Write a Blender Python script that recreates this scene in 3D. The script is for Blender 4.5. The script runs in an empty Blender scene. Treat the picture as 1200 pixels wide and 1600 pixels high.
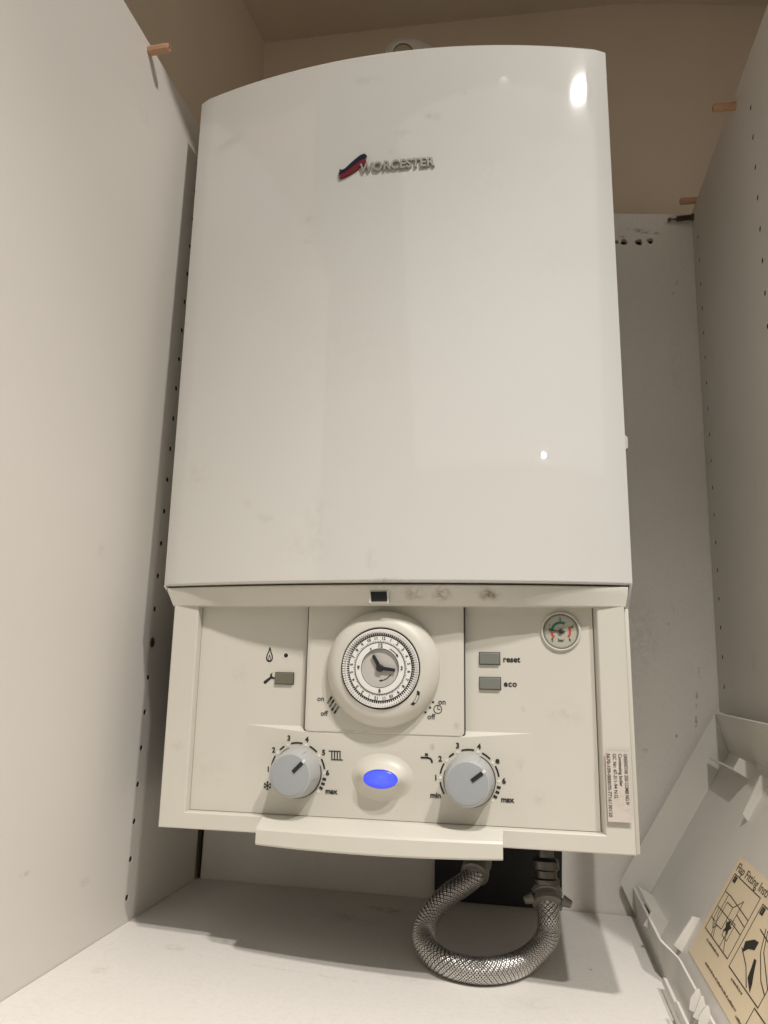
import bpy, bmesh, math, random
from mathutils import Vector, Matrix
from math import sin, cos, pi, radians, sqrt, atan2
random.seed(7)
S = bpy.context.scene
COL = S.collection

# ------------------------------------------------------------------ camera
def cam_axes(yaw, pitch, roll):
    fwd = Vector((-sin(yaw)*cos(pitch), cos(yaw)*cos(pitch), sin(pitch)))
    right = Vector((cos(yaw), sin(yaw), 0)); up = right.cross(fwd)
    return cos(roll)*right + sin(roll)*up, -sin(roll)*right + cos(roll)*up, fwd
cd = bpy.data.cameras.new('camera'); cam = bpy.data.objects.new('camera', cd); COL.objects.link(cam)
r_, u_, f_ = cam_axes(0.19014, 0.20369, 0.03648)
M = Matrix((r_, u_, -f_)).transposed().to_4x4(); M.translation = Vector((0.11577, -0.61537, -0.06625))
cam.matrix_world = M
cd.sensor_fit = 'VERTICAL'; cd.sensor_height = 36.0; cd.lens = 1165.75/1600*36; cd.clip_start = 0.01; cd.clip_end = 50
S.camera = cam

# ------------------------------------------------------------------ world and lamps (an indoor photograph: ceiling downlights, plus one added fill)
W = bpy.data.worlds.new('World'); S.world = W; W.use_nodes = True
bg = W.node_tree.nodes['Background']; bg.inputs[0].default_value = (1.0, 0.90, 0.78, 1); bg.inputs[1].default_value = 0.145
def lamp(name, loc, target, size, power, color, spread=180):
    l = bpy.data.lights.new(name, 'AREA'); l.shape = 'DISK'; l.size = size; l.energy = power; l.color = color; l.spread = radians(spread)
    o = bpy.data.objects.new(name, l); COL.objects.link(o); o.location = loc
    o.rotation_euler = (Vector(target)-Vector(loc)).to_track_quat('-Z', 'Y').to_euler()
    return o
WARM = (1.0, 0.95, 0.905)
# the downlight nearly overhead: a recessed spot whose beam opens downwards
sl = bpy.data.lights.new('near_downlight', 'SPOT'); sl.energy = 78.0; sl.color = WARM; sl.shadow_soft_size = 0.028
sl.spot_size = radians(97.0); sl.spot_blend = 1.0
so = bpy.data.objects.new('near_downlight', sl); COL.objects.link(so); so.location = (0.30, -0.68, 1.05)
key = lamp('ceiling_spot', (1.0, -1.20, 1.72), (0.0, 0.0, 0.0), 0.055, 27.0, WARM)
key.data.shape = 'ELLIPSE'; key.data.size = 0.10; key.data.size_y = 0.03
far = lamp('far_ceiling_spot', (1.25, -2.45, 0.90), (0.05, 0.0, 0.1), 0.03, 0.25, WARM)
far.data.shape = 'ELLIPSE'; far.data.size = 0.05; far.data.size_y = 0.02
room = lamp('room_fill', (0.75, -2.0, 1.40), (0.1, 0.2, 0.2), 1.0, 5.0, WARM)  # broad fill added to brighten the back panel and walls, not a real lamp
room.data.shape = 'RECTANGLE'; room.data.size = 2.0; room.data.size_y = 1.4
S.view_settings.view_transform = 'Standard'; S.view_settings.look = 'None'
S.view_settings.exposure = 0.0; S.view_settings.gamma = 1.0
S.cycles.max_bounces = 8; S.cycles.diffuse_bounces = 5

# ------------------------------------------------------------------ materials
def mat(name, col, rough=0.5, metal=0.0, var=0.04, vscale=18.0, bump=0.0, bscale=400.0, coat=0.0, spots=(), emit=None,
        fine=0.0, spec=0.5, rvar=0.08, alpha=None):
    m = bpy.data.materials.new(name); m.use_nodes = True
    nt = m.node_tree; N = nt.nodes; L = nt.links; b = N['Principled BSDF']
    b.inputs['Roughness'].default_value = rough; b.inputs['Metallic'].default_value = metal
    b.inputs['Coat Weight'].default_value = coat; b.inputs['Coat Roughness'].default_value = 0.032
    b.inputs['Specular IOR Level'].default_value = spec
    tc = N.new('ShaderNodeTexCoord')
    out = None
    base = N.new('ShaderNodeRGB'); base.outputs[0].default_value = (*col, 1); out = base.outputs[0]
    def noise(scale, detail=4, rough_=0.6):
        n = N.new('ShaderNodeTexNoise'); n.inputs['Scale'].default_value = scale
        n.inputs['Detail'].default_value = detail; n.inputs['Roughness'].default_value = rough_
        L.new(tc.outputs['Object'], n.inputs['Vector']); return n
    def mix(fac, a, c, mode='MIX'):
        x = N.new('ShaderNodeMix'); x.data_type = 'RGBA'; x.blend_type = mode
        if hasattr(fac, 'is_linked'): L.new(fac, x.inputs[0])
        else: x.inputs[0].default_value = fac
        L.new(a, x.inputs[6])
        if hasattr(c, 'is_linked'): L.new(c, x.inputs[7])
        else: x.inputs[7].default_value = (*c, 1)
        return x.outputs[2]
    def rng(src, a, b_, c, d):
        x = N.new('ShaderNodeMapRange'); L.new(src, x.inputs[0])
        for i, v in enumerate((a, b_, c, d)): x.inputs[1+i].default_value = v
        return x.outputs[0]
    if var:
        n = noise(vscale); dark = tuple(c*(1-4*var) for c in col)
        out = mix(rng(n.outputs[0], 0.35, 0.75, 0.0, 0.5), out, dark)
        r = rng(n.outputs[0], 0.3, 0.7, max(rough-rvar, 0.02), min(rough+rvar, 1)); L.new(r, b.inputs['Roughness'])
    if fine:
        n = noise(bscale*0.6, 2); out = mix(rng(n.outputs[0], 0.45, 0.75, 0.0, fine), out, tuple(c*0.45 for c in col))
    if spots:
        wn = noise(150.0, 5, 0.7)
        for (px, py, pz, rx, ry, rz, ang, strength, sc) in spots:     # irregular dirt marks with a place of their own
            mp = N.new('ShaderNodeMapping'); mp.vector_type = 'TEXTURE'
            mp.inputs[1].default_value = (px, py, pz); mp.inputs[2].default_value = (0, ang, 0); mp.inputs[3].default_value = (rx, ry, rz)
            L.new(tc.outputs['Object'], mp.inputs[0])
            ln = N.new('ShaderNodeVectorMath'); ln.operation = 'LENGTH'; L.new(mp.outputs[0], ln.inputs[0])
            f1 = rng(ln.outputs['Value'], 0.25, 1.0, 1.0, 0.0)
            f2 = rng(wn.outputs[0], 0.42, 0.62, 0.0, strength)
            mu = N.new('ShaderNodeMath'); mu.operation = 'MULTIPLY'; L.new(f1, mu.inputs[0]); L.new(f2, mu.inputs[1])
            out = mix(mu.outputs[0], out, sc)
    L.new(out, b.inputs['Base Color'])
    if bump:
        n = noise(bscale, 3); bp = N.new('ShaderNodeBump'); bp.inputs['Strength'].default_value = bump; bp.inputs['Distance'].default_value = 0.0004
        L.new(n.outputs[0], bp.inputs['Height']); L.new(bp.outputs[0], b.inputs['Normal'])
    if emit:
        b.inputs['Emission Color'].default_value = (*emit[0], 1); b.inputs['Emission Strength'].default_value = emit[1]
    return m
BROWN = (0.20, 0.145, 0.085); DIRT = (0.26, 0.20, 0.14); GREY = (0.35, 0.32, 0.29)
A_ = 1.0
M_cover = mat('gloss_white_paint', (0.65, 0.64, 0.60), 0.5, coat=1.0, spec=0.2, bump=0.04, bscale=320, var=0.012, vscale=9, rvar=0.05, spots=[
    (0.043, -.03, .424, .011, .05, .006, .2, .28, DIRT), (0.016, -.03, .408, .010, .05, .006, .2, .22, DIRT),
    (-.073, -.03, .333, .009, .05, .005, 0, .20, DIRT), (-.072, -.03, .311, .008, .05, .005, 0, .16, DIRT),
    (-.118, -.03, .068, .006, .05, .010, 0, .18, (0.5, .4, .2)), (-.06, -.03, .03, .03, .05, .02, 0, .10, DIRT),
    (-.005, -.03, .018, .006, .05, .012, 0, .18, DIRT), (.012, -.03, .001, .02, .05, .003, 0, .5, DIRT),
    (-.172, -.03, .10, .02, .05, .02, 0, .14, DIRT), (.07, -.03, .447, .008, .05, .004, .2, .18, DIRT), (-.02, -.03, .47, .02, .05, .006, 0, .14, DIRT), (.005, -.03, .39, .004, .05, .003, 0, .2, DIRT), (-.10, -.03, .055, .012, .05, .006, .3, .14, DIRT), (-.05, -.03, .055, .02, .05, .02, .3, .10, DIRT), (.09, -.03, .36, .03, .05, .03, .3, .05, DIRT), (-.03, -.03, .2, .05, .05, .05, 0, .04, DIRT), (.15, -.03, .28, .03, .05, .05, .4, .05, GREY)])
M_plast = mat('cream_plastic', (0.61, 0.588, 0.513), 0.42, bump=0.10, bscale=900, var=0.015, vscale=14, spots=[
    (.027, -.02, -.009, .012, .05, .0065, 0, .6, BROWN), (.050, -.02, -.009, .010, .05, .007, 0, .75, BROWN), (.088, -.02, -.009, .012, .05, .0065, .1, .95, BROWN),
    (-.01, -.02, -.0035, .17, .05, .0012, 0, .25, DIRT),
    (-.175, 0, -.135, .008, .05, .006, 0, .3, DIRT), (-.128, 0, -.075, .012, .05, .012, 0, .12, DIRT), (.145, 0, -.10, .018, .05, .013, 0, .16, DIRT),
    (.11, 0, -.14, .006, .05, .006, 0, .22, DIRT), (.112, 0, -.098, .004, .05, .003, 0, .4, DIRT), (.040, 0, -.130, .003, .05, .005, .3, .45, DIRT),
    (.122, 0, -.165, .008, .05, .008, 0, .2, DIRT), (-.15, 0, -.155, .02, .05, .02, 0, .1, DIRT), (.06, 0, -.112, .004, .05, .004, 0, .3, DIRT),
    (-.03, 0, -.119, .03, .05, .0015, 0, .4, DIRT)])
M_seam = mat('dark_seam', (0.045, 0.04, 0.035), 0.8, var=0)
M_black = mat('black_ink', (0.014, 0.014, 0.016), 0.55, var=0)
M_grey = mat('knob_grey_plastic', (0.40, 0.41, 0.405), 0.42, bump=0.05, bscale=900, var=0.01)
M_greyface = mat('knob_face_grey', (0.335, 0.355, 0.36), 0.5, bump=0.05, bscale=1200, var=0.01)
M_btn = mat('button_grey_green', (0.185, 0.19, 0.17), 0.45, var=0.03, vscale=120)
M_olive = mat('smoked_lamp_cover', (0.155, 0.14, 0.10), 0.35, var=0.05, vscale=150)
M_white = mat('white_dial_plastic', (0.78, 0.77, 0.73), 0.4, var=0.01)
M_dialgrey = mat('dial_centre_silver', (0.52, 0.50, 0.46), 0.35, var=0.03, vscale=80)
M_gauge = mat('gauge_face', (0.44, 0.43, 0.35), 0.35, var=0.03, vscale=120)
M_red = mat('red_ink', (0.48, 0.06, 0.05), 0.5, var=0); M_green = mat('green_ink', (0.025, 0.17, 0.10), 0.5, var=0)
M_blue = mat('lit_blue_lens', (0.03, 0.05, 0.5), 0.25, var=0, emit=((0.055, 0.085, 0.78), 1.0))
nt = M_blue.node_tree; b_ = nt.nodes['Principled BSDF']; tc_ = nt.nodes.new('ShaderNodeTexCoord'); mp_ = nt.nodes.new('ShaderNodeMapping'); mp_.vector_type = 'TEXTURE'
mp_.inputs[1].default_value = (0.001, 0, -.1525); mp_.inputs[3].default_value = (.0135, 1, .0072)
ln_ = nt.nodes.new('ShaderNodeVectorMath'); ln_.operation = 'LENGTH'; rp_ = nt.nodes.new('ShaderNodeValToRGB')
rp_.color_ramp.elements[0].color = (.115, .155, .88, 1); rp_.color_ramp.elements[1].color = (.045, .062, .62, 1)
nt.links.new(tc_.outputs['Object'], mp_.inputs[0]); nt.links.new(mp_.outputs[0], ln_.inputs[0]); nt.links.new(ln_.outputs['Value'], rp_.inputs[0]); nt.links.new(rp_.outputs[0], b_.inputs['Emission Color'])
M_chrome = mat('satin_badge_metal', (0.44, 0.415, 0.37), 0.35, metal=0.4, var=0.02, vscale=90)
M_navy = mat('badge_navy', (0.010, 0.016, 0.04), 0.3, var=0); M_badgered = mat('badge_red', (0.17, 0.02, 0.028), 0.3, var=0)
M_sticker = mat('white_paper_sticker', (0.60, 0.55, 0.485), 0.6, var=0.03, vscale=60, spots=[(.186, 0, -.166, .010, .05, .012, 0, .5, (.42, .30, .25)), (.174, 0, -.135, .003, .05, .02, 0, .6, (.5, .34, .28))])
M_mel = mat('white_melamine', (0.70, 0.665, 0.61), 0.5, bump=0.06, bscale=700, var=0.018, vscale=5, spots=[
    (-.233, -.02, -.245, .05, .01, .004, .2, .5, GREY), (-.233, -.1, -.22, .05, .008, .003, 0, .5, GREY), (-.233, -.05, .02, .05, .01, .012, 0, .15, DIRT), (-.233, -.06, .43, .05, .02, .01, 0, .10, DIRT)])
M_mel2 = mat('white_melamine_right', (0.66, 0.63, 0.58), 0.5, bump=0.06, bscale=700, var=0.03, vscale=6, spots=[
    (.33, .24, .29, .05, .0025, .018, 0, .5, DIRT), (.33, .16, -.05, .05, .012, .012, 0, .25, DIRT), (.33, .12, .1, .05, .01, .03, 0, .15, DIRT)])
M_back = mat('white_back_panel', (0.80, 0.765, 0.71), 0.55, bump=0.06, bscale=500, var=0.03, vscale=7, fine=0.10, spots=[
    (.305, .29, -.09, .0016, .05, .012, .1, 1.0, (.05, .04, .035)), (.303, .29, -.115, .002, .05, .009, .1, 1.0, (.05, .04, .035)), (.309, .29, -.06, .0012, .05, .009, 0, .8, (.1, .08, .06)),
    (.281, .29, -.13, .0015, .05, .003, 0, 1.0, (.06, .05, .04)), (.2465, .29, -.147, .0035, .05, .003, 0, 1.0, (.10, .08, .06)), (.233, .29, -.147, .014, .05, .0012, 0, .6, (.2, .16, .12)),
    (.2775, .29, -.008, .002, .05, .003, 0, 1.0, (.05, .04, .035)), (.283, .29, .012, .0012, .05, .010, -.3, .6, (.2, .16, .12)), (.27, .29, .49, .03, .05, .004, .1, .8, (.22, .17, .11)),
    (.305, .29, .42, .0012, .05, .006, .3, .9, (.12, .10, .08)), (.30, .29, .405, .001, .05, .004, .6, .9, (.12, .10, .08)), (.24, .29, .482, .006, .05, .003, 0, .7, (.3, .18, .11)),
    (.245, .29, -.02, .025, .05, .06, 0, .18, DIRT), (.30, .29, .31, .01, .05, .06, 0, .12, DIRT)])
M_shelf = mat('white_shelf_board', (0.74, 0.71, 0.66), 0.5, bump=0.08, bscale=450, var=0.025, vscale=9, fine=0.12, spots=[
    (-.05, .012, -.303, .075, .0022, .05, 0, .32, (.46, .27, .17)), (.02, .03, -.305, .035, .006, .05, 0, .22, (.46, .27, .17)), (-.13, .05, -.3, .03, .012, .05, 0, .25, DIRT),
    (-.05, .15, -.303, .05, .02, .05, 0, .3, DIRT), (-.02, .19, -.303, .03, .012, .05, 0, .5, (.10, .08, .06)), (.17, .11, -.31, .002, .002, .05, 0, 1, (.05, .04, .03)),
    (.05, .005, -.305, .002, .0015, .05, 0, .9, (.2, .14, .1)), (-.17, .02, -.3, .012, .008, .05, 0, .35, DIRT), (.12, .02, -.31, .03, .02, .05, 0, .12, DIRT), (-.2, -.04, -.3, .01, .01, .05, 0, .3, DIRT)])
M_core = mat('shaded_chipboard', (0.05, 0.035, 0.024), 0.9, var=0.08, vscale=300)  # near-black colour puts shade into the pin and drill holes
M_wall = mat('beige_wall_paint', (0.72, 0.60, 0.46), 0.85, bump=0.35, bscale=90, var=0.03, vscale=6)
M_ceil = mat('ceiling_paint', (0.62, 0.52, 0.40), 0.9, bump=0.4, bscale=70, var=0.03, vscale=5)
M_plaster = mat('white_plaster', (0.90, 0.87, 0.81), 0.95, bump=1.0, bscale=120, var=0.08, vscale=60)
M_wood = mat('beech_dowel', (0.50, 0.29, 0.165), 0.6, bump=0.3, bscale=600, var=0.06, vscale=200)
M_steel = mat('zinc_steel', (0.36, 0.34, 0.31), 0.35, metal=1.0, var=0.05, vscale=200)
M_dsteel = mat('dark_steel', (0.14, 0.13, 0.12), 0.4, metal=1.0, var=0.05, vscale=200)
M_braid = mat('braided_steel_wire', (0.74, 0.72, 0.69), 0.30, metal=1.0, var=0.06, vscale=500)
M_rubber = mat('hose_core', (0.11, 0.105, 0.10), 0.5, var=0.03)
M_valve = mat('grey_valve_plastic', (0.20, 0.19, 0.165), 0.4, var=0.04, vscale=120)
M_brass = mat('dull_copper', (0.40, 0.24, 0.15), 0.4, metal=1.0, var=0.06, vscale=200)
M_bsheet = mat('black_plastic_sheet', (0.008, 0.008, 0.009), 0.5, var=0.02)
M_flap = mat('flap_white_plastic', (0.69, 0.665, 0.61), 0.4, bump=0.08, bscale=700, var=0.03, vscale=11)
M_label = mat('cream_instruction_paper', (0.84, 0.70, 0.49), 0.6, var=0.03, vscale=25)
M_labelink = mat('label_ink', (0.03, 0.027, 0.022), 0.6, var=0)
M_caption = mat('label_small_print', (0.16, 0.12, 0.08), 0.6, var=0)
M_chip = mat('bare_white_chip', (0.8, 0.8, 0.78), 0.5, var=0)

# ------------------------------------------------------------------ mesh helpers
class MB:
    def __init__(s): s.bm = bmesh.new()
    def face(s, vs): return s.bm.faces.new([s.bm.verts.new(v) for v in vs])
    def box(s, x0, x1, y0, y1, z0, z1, bev=0.0, seg=2, mtx=None):
        r = bmesh.ops.create_cube(s.bm, size=1.0)['verts']
        for v in r: v.co = Vector(((x0+x1)/2 + v.co.x*(x1-x0), (y0+y1)/2 + v.co.y*(y1-y0), (z0+z1)/2 + v.co.z*(z1-z0)))
        if bev:
            es = list({e for v in r for e in v.link_edges})
            q = bmesh.ops.bevel(s.bm, geom=es, offset=bev, segments=seg, affect='EDGES', profile=0.5)
            r = list({v for f in q['faces'] for v in f.verts} | {v for v in r if v.is_valid})
        if mtx:
            for v in r: v.co = mtx @ v.co
        return s
    def loft(s, rings, close=True, cap0=False, cap1=False):
        R = [[s.bm.verts.new(p) for p in ring] for ring in rings]; n = len(R[0])
        for a, b in zip(R, R[1:]):
            for i in range(n if close else n-1):
                j = (i+1) % n
                try: s.bm.faces.new((a[i], a[j], b[j], b[i]))
                except ValueError: pass
        if cap0: s.bm.faces.new(R[0][::-1])
        if cap1: s.bm.faces.new(R[-1])
        return s
    def lathe(s, prof, c, n=48, axis='Y', sx=1.0, sz=1.0, cap0=False, cap1=True, a0=0.0):
        rings = []
        for r, h in prof:
            ring = []
            for i in range(n):
                a = a0 + 2*pi*i/n; u, v = r*cos(a)*sx, r*sin(a)*sz
                ring.append({'Y': (c[0]+u, h, c[2]+v), 'X': (h, c[1]+u, c[2]+v), 'Z': (c[0]+u, c[1]+v, h)}[axis])
            rings.append(ring)
        return s.loft(rings, True, cap0, cap1)
    def prism(s, poly, w0, w1, f):
        a = [f(u, v, w0) for u, v in poly]; b = [f(u, v, w1) for u, v in poly]
        return s.loft([a, b], True, True, True)
    def tube(s, pts, r, n=12, caps=True):
        pts = [Vector(p) for p in pts]; rings = []; up = None
        for i, p in enumerate(pts):
            t = (pts[min(i+1, len(pts)-1)]-pts[max(i-1, 0)]).normalized()
            if up is None: up = t.orthogonal().normalized()
            up = (up - t*up.dot(t)).normalized(); sd = t.cross(up)
            rr = r[i] if isinstance(r, (list, tuple)) else r
            rings.append([p + rr*(cos(2*pi*k/n)*up + sin(2*pi*k/n)*sd) for k in range(n)])
        return s.loft(rings, True, caps, caps)
    def stroke(s, pts, w, y0, y1, f=None):
        """flat line of width w through 2-D points (u,v), between depths y0 and y1"""
        f = f or XZ
        for (a, b) in zip(pts, pts[1:]):
            d = Vector(b)-Vector(a); 
            if d.length < 1e-7: continue
            d.normalize(); nn = Vector((-d.y, d.x))*w/2; e = d*w*0.3
            A, B = Vector(a)-e, Vector(b)+e
            s.prism([A+nn, A-nn, B-nn, B+nn], y0, y1, f)
        return s
    def build(s, name, m, parent=None, smooth=35, label=None):
        bmesh.ops.recalc_face_normals(s.bm, faces=s.bm.faces)
        me = bpy.data.meshes.new(name); s.bm.to_mesh(me); s.bm.free()
        return finish(me, name, m, parent, smooth, label)
OFF = {}
def finish(me, name, m, parent=None, smooth=35, label=None):
    me.materials.clear(); me.materials.append(m)
    if smooth:
        me.shade_smooth(); me.set_sharp_from_angle(angle=radians(smooth))
    o = bpy.data.objects.new(name, me); COL.objects.link(o)
    if parent:
        o.parent = parent
        if parent.type == 'EMPTY' and parent.name in OFF: o.location = -OFF[parent.name]
    if label: o['label'] = label
    return o
def XZ(u, v, w): return Vector((u, w, v))
def tag(o, label, cat, group=None):
    o['label'] = label; o['category'] = cat
    if group: o['group'] = group
    return o
def thing(name, label, cat, base, rot=(0, 0, 0), group=None):
    """Empty at the thing's base; children keep coordinates measured in the frame whose origin the base is given in"""
    o = bpy.data.objects.new(name, None); COL.objects.link(o); o.empty_display_size = 0.05
    R = Matrix.Rotation(rot[1], 4, 'Y'); o.location = R @ Vector(base); o.rotation_euler = rot
    OFF[o.name] = Vector(base)
    return tag(o, label, cat, group)
def curve_mesh(outlines, thick, bevel=0.0, name='c', bres=2):
    """filled 2-D outlines (later ones are holes) with thickness, as a mesh in XY, z from 0 (front) to -thick"""
    c = bpy.data.curves.new(name, 'CURVE'); c.dimensions = '2D'; c.fill_mode = 'BOTH'
    c.extrude = thick/2 - bevel; c.bevel_depth = bevel; c.offset = -bevel; c.bevel_resolution = bres
    for o in outlines:
        sp = c.splines.new('POLY'); sp.points.add(len(o)-1); sp.use_cyclic_u = True
        for p, q in zip(sp.points, o): p.co = (q[0], q[1], 0, 1)
    ob = bpy.data.objects.new(name, c); COL.objects.link(ob)
    bpy.context.view_layer.update()
    me = bpy.data.meshes.new_from_object(ob.evaluated_get(bpy.context.evaluated_depsgraph_get()))
    bpy.data.objects.remove(ob); bpy.data.curves.remove(c)
    for v in me.vertices: v.co.z -= thick/2
    return me
def circle(cx, cy, r, n=16): return [(cx+r*cos(2*pi*i/n), cy+r*sin(2*pi*i/n)) for i in range(n)]
def remap(me, f):
    for v in me.vertices: v.co = f(v.co)
    return me
def text_mesh(s, size, bold=0.0, extrude=0.00008, align='LEFT', valign='CENTER', sx=1.0, bevel=0.0, space=1.0):
    c = bpy.data.curves.new('t', 'FONT'); c.body = s; c.size = size; c.extrude = extrude; c.offset = bold; c.align_x = align; c.align_y = valign
    c.bevel_depth = bevel; c.bevel_resolution = 1; c.space_character = space; c.resolution_u = 4
    ob = bpy.data.objects.new('t', c); COL.objects.link(ob); bpy.context.view_layer.update()
    me = bpy.data.meshes.new_from_object(ob.evaluated_get(bpy.context.evaluated_depsgraph_get()))
    bpy.data.objects.remove(ob); bpy.data.curves.remove(c)
    for v in me.vertices: v.co.x *= sx
    return me
def text_on(s, x, z, y, size, parent, m=None, rot=0.0, name='lettering', **k):
    me = text_mesh(s, size, **k); c_, s_ = cos(rot), sin(rot)
    remap(me, lambda v: Vector((x + c_*v.x - s_*v.y, y - v.z, z + s_*v.x + c_*v.y)))
    return finish(me, name, m or M_black, parent, 0)

# ------------------------------------------------------------------ the setting: alcove walls and ceiling
BY, YB = 0.17121, 0.24377
def yback(x, off=0.0): return YB + off + BY*x
ZF0, FX = -0.30682, -0.03996
def zfloor(x): return ZF0 + FX*x
XL, XR = -0.2332, 0.3292
def struct(o): o['kind'] = 'structure'; return o
mb = MB()
mb.loft([[(x, yback(x, .03)+t, z) for x, z in ((-.2433, -.6), (.75, -.6), (.75, 1.3), (-.2433, 1.3))] for t in (0, .08)], True, True, True)
struct(mb.build('back_wall', M_wall, smooth=0))
mb = MB()   # plastered side wall of the alcove, seen above the left board
mb.loft([[(-.2433+t, .232, -.6), (-.2433+t, .232, 1.3), (-.262+t, .0, 1.3), (-.292+t, -.4, 1.3), (-.292+t, -.4, -.6), (-.262+t, .0, -.6)] for t in (0, -.08)], True, True, True)
struct(mb.build('side_wall', M_wall, smooth=0))
mb = MB()   # low ceiling over the alcove, slightly uneven
def zc(x): return .8285 + .155*min(x, .26)
n = 14
YF = lambda x: -.31-.055*max(0, min(1, (.17-x)/.05))  # unseen front edge pulled forward at the left, shaped to block lamp light
def ceil_pt(x, t):
    y = YF(x)+(.49-YF(x))*t; return (x, y, zc(x)+.0025*sin(9*x+2)*sin(6*y+1))
top = [[ceil_pt(-.33+1.08*i/36, t/8) for i in range(37)] for t in range(9)]
mb.loft(top, False)
lo = top[0]; mb.loft([lo, [(p[0], p[1], 1.3) for p in lo]], False)
struct(mb.build('ceiling', M_ceil))

# plaster ring round the flue hole on the wall behind the boiler
pr = thing('plaster_ring', 'pale ragged plaster ring around a pipe hole on the wall above the boiler', 'plaster patch', (-.048, yback(-.048, .03), .775))
mb = MB(); rings = []
for (r, h, j) in ((.0125, 0, 0), (.0135, -.004, .2), (.0158, -.005, .4), (.021, -.003, 1.4), (.027, .0005, 3.0)):
    rings.append([(-.0495+(r+j*.001*sin(5*a)*sin(3*a+1)+.014*max(0, cos(a))*(r > .018))*cos(a), yback(-.0495, .03)+BY*(r*cos(a))+h, .7775+r*sin(a)) for a in [2*pi*i/40 for i in range(40)]])
mb.loft(rings); mb.build('plaster', M_plaster, pr)
mb = MB(); mb.loft([[(-.0495+.0127*cos(a), yback(-.0495, .03)+BY*.0127*cos(a)-h, .7775+.0127*sin(a)) for a in [2*pi*i/32 for i in range(32)]] for h in (.004, -.004)], True, False, True)
mb.build('hole_lining', mat('old_olive_paint', (.36, .31, .17), .8), pr)

# ------------------------------------------------------------------ cupboard: two side boards with pin holes, back panel, shelf
cup = thing('cupboard', 'open white melamine cupboard with pin holes in its sides, around the boiler', 'cupboard', (0, .1, -.31))
def side_board(xin, sgn, y0, y1, z0, z1, holes, m, lean=0.0, lab=None):
    me = curve_mesh([[(y0, z0), (y1, z0), (y1, z1), (y0, z1)]] + [circle(a, b, .0025, 14) for a, b in holes], .015, .0006, bres=1)
    # curve XY -> (y,z); front (z=0) -> inner face
    remap(me, lambda v: Vector((xin + sgn*(-v.z) + lean*v.y, v.x, v.y)))
    if sgn < 0: me.flip_normals()
    o = finish(me, 'side_board', m, cup, 30, lab)
    b = MB(); b.box(min(xin+sgn*.0152, xin+sgn*.017), max(xin+sgn*.0152, xin+sgn*.017), y0+.001, y1-.001, z0+.001, z1-.001)
    for v in b.bm.verts: v.co.x += lean*v.co.z
    c = b.build('board_core', M_core, o, 0)
    q = MB()
    for a_, z_ in holes: q.loft([[(xin+sgn*d_+lean*z_, a_+r_*cos(t), z_+r_*sin(t)) for t in [2*pi*i/10 for i in range(10)]] for r_, d_ in ((.0025, .0004), (.00235, .0006), (.00235, .013))], True, False, True)
    q.build('pin_holes', M_core, o, 40)['kind'] = 'stuff'
    return o
zl = [-.27632+.032*k for k in range(24)]
side_board(XL, -1, -.42, .1985, -.3225, .505, [(.053, z) for z in zl if z < .49], M_mel)
zr = [-.07499+.032*k for k in range(-7, 18)]
zr2 = [.24238+.032*k for k in range(-17, 8)]
side_board(XR, 1, -.016, yback(XR)-.001, -.3225, .518, [(.2754, z) for z in zr] + [(.0516, z) for z in zr2], M_mel2, lean=-.00275)
# back panel with drilled wall-fixing holes
drill = [(.2322, .4745, .0026), (.2414, .4746, .0042), (.2598, .4751, .0046), (.2742, .4773, .0040)]
me = curve_mesh([[(XL+.004, -.3265), (XR+.0145, -.3265), (XR+.0145, .5165), (XL+.004, .5085)]] + [[(x+r*(1+.12*sin(3*a+x*90))*cos(a), z+r*(1+.12*sin(3*a+x*90))*sin(a)) for a in [2*pi*i/16 for i in range(16)]] for x, z, r in drill], .008, .0004, bres=1)
remap(me, lambda v: Vector((v.x, yback(v.x)-v.z, v.y)))
bp = finish(me, 'back_board', M_back, cup, 30)
mb = MB(); mb.loft([[(x, yback(x)+.0085+t, z) for x, z in ((XL+.006, -.32), (XR, -.32), (XR, .505), (XL+.006, .505))] for t in (0, .004)], True, True, True)
mb.build('board_core', M_core, bp, 0)
mb = MB()
mb.loft([[(x, y, zfloor(x)-t) for x, y in ((XL+.0005, -.62), (XR+.0145, -.62), (XR+.0145, yback(XR)-.0015), (XL+.0005, yback(XL)-.0015))] for t in (0, .018)], True, True, True)
mb.build('shelf_board', M_shelf, cup, 0)
# thin dark gap down the back left corner
mb = MB(); mb.box(XL+.0006, XL+.0022, yback(XL)-.0012, yback(XL)+.004, -.297, .5)
mb.build('corner_gap', M_seam, cup, 0)

def dowel(x, y, z, sgn, lab, L=.022, tilt=0.0):
    mb = MB(); r = .0041
    prof = [(r*.0, -.004), (r*.98, -.004), (r, L*.5), (r, L-.0012), (r*.78, L), (r*.45, L), (r*.42, L-.002)]
    rings = [[Vector((x+sgn*h, y+q*cos(a)*(1+.05*cos(10*a)), z+tilt*h+q*sin(a)*(1+.05*cos(10*a)))) for a in [2*pi*i/20 for i in range(20)]] for q, h in prof[1:]]
    mb.loft(rings, True, True, True)
    o = mb.build('wooden_dowel', M_wood, None, 40); tag(o, lab, 'dowel', 'wooden dowels in the cupboard sides')
    return o
dowel(XL, -.0653, .4966, 1, 'beech dowel sticking out of the top of the bright left cupboard side', .021, .04)
dowel(XR-.0013, .095, .5042, -1, 'upper of the two beech dowels on the right cupboard side, nearer the viewer', .022, .02)
dowel(XR-.0014, .2764, .5203, -1, 'lower beech dowel on the right cupboard side, just above the steel bolt', .0185, .0)
mb = MB(); bx = XR-.0014; pts = [(0, .0042), (.003, .0042), (.0031, .0034)]
for k in range(12): pts += [(.004+k*.0014, .0036), (.0047+k*.0014, .0030)]
pts += [(.0208, .0033), (.0210, .0013), (.0275, .0013), (.0277, .0026), (.0305, .0026), (.0312, .0018)]
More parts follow.
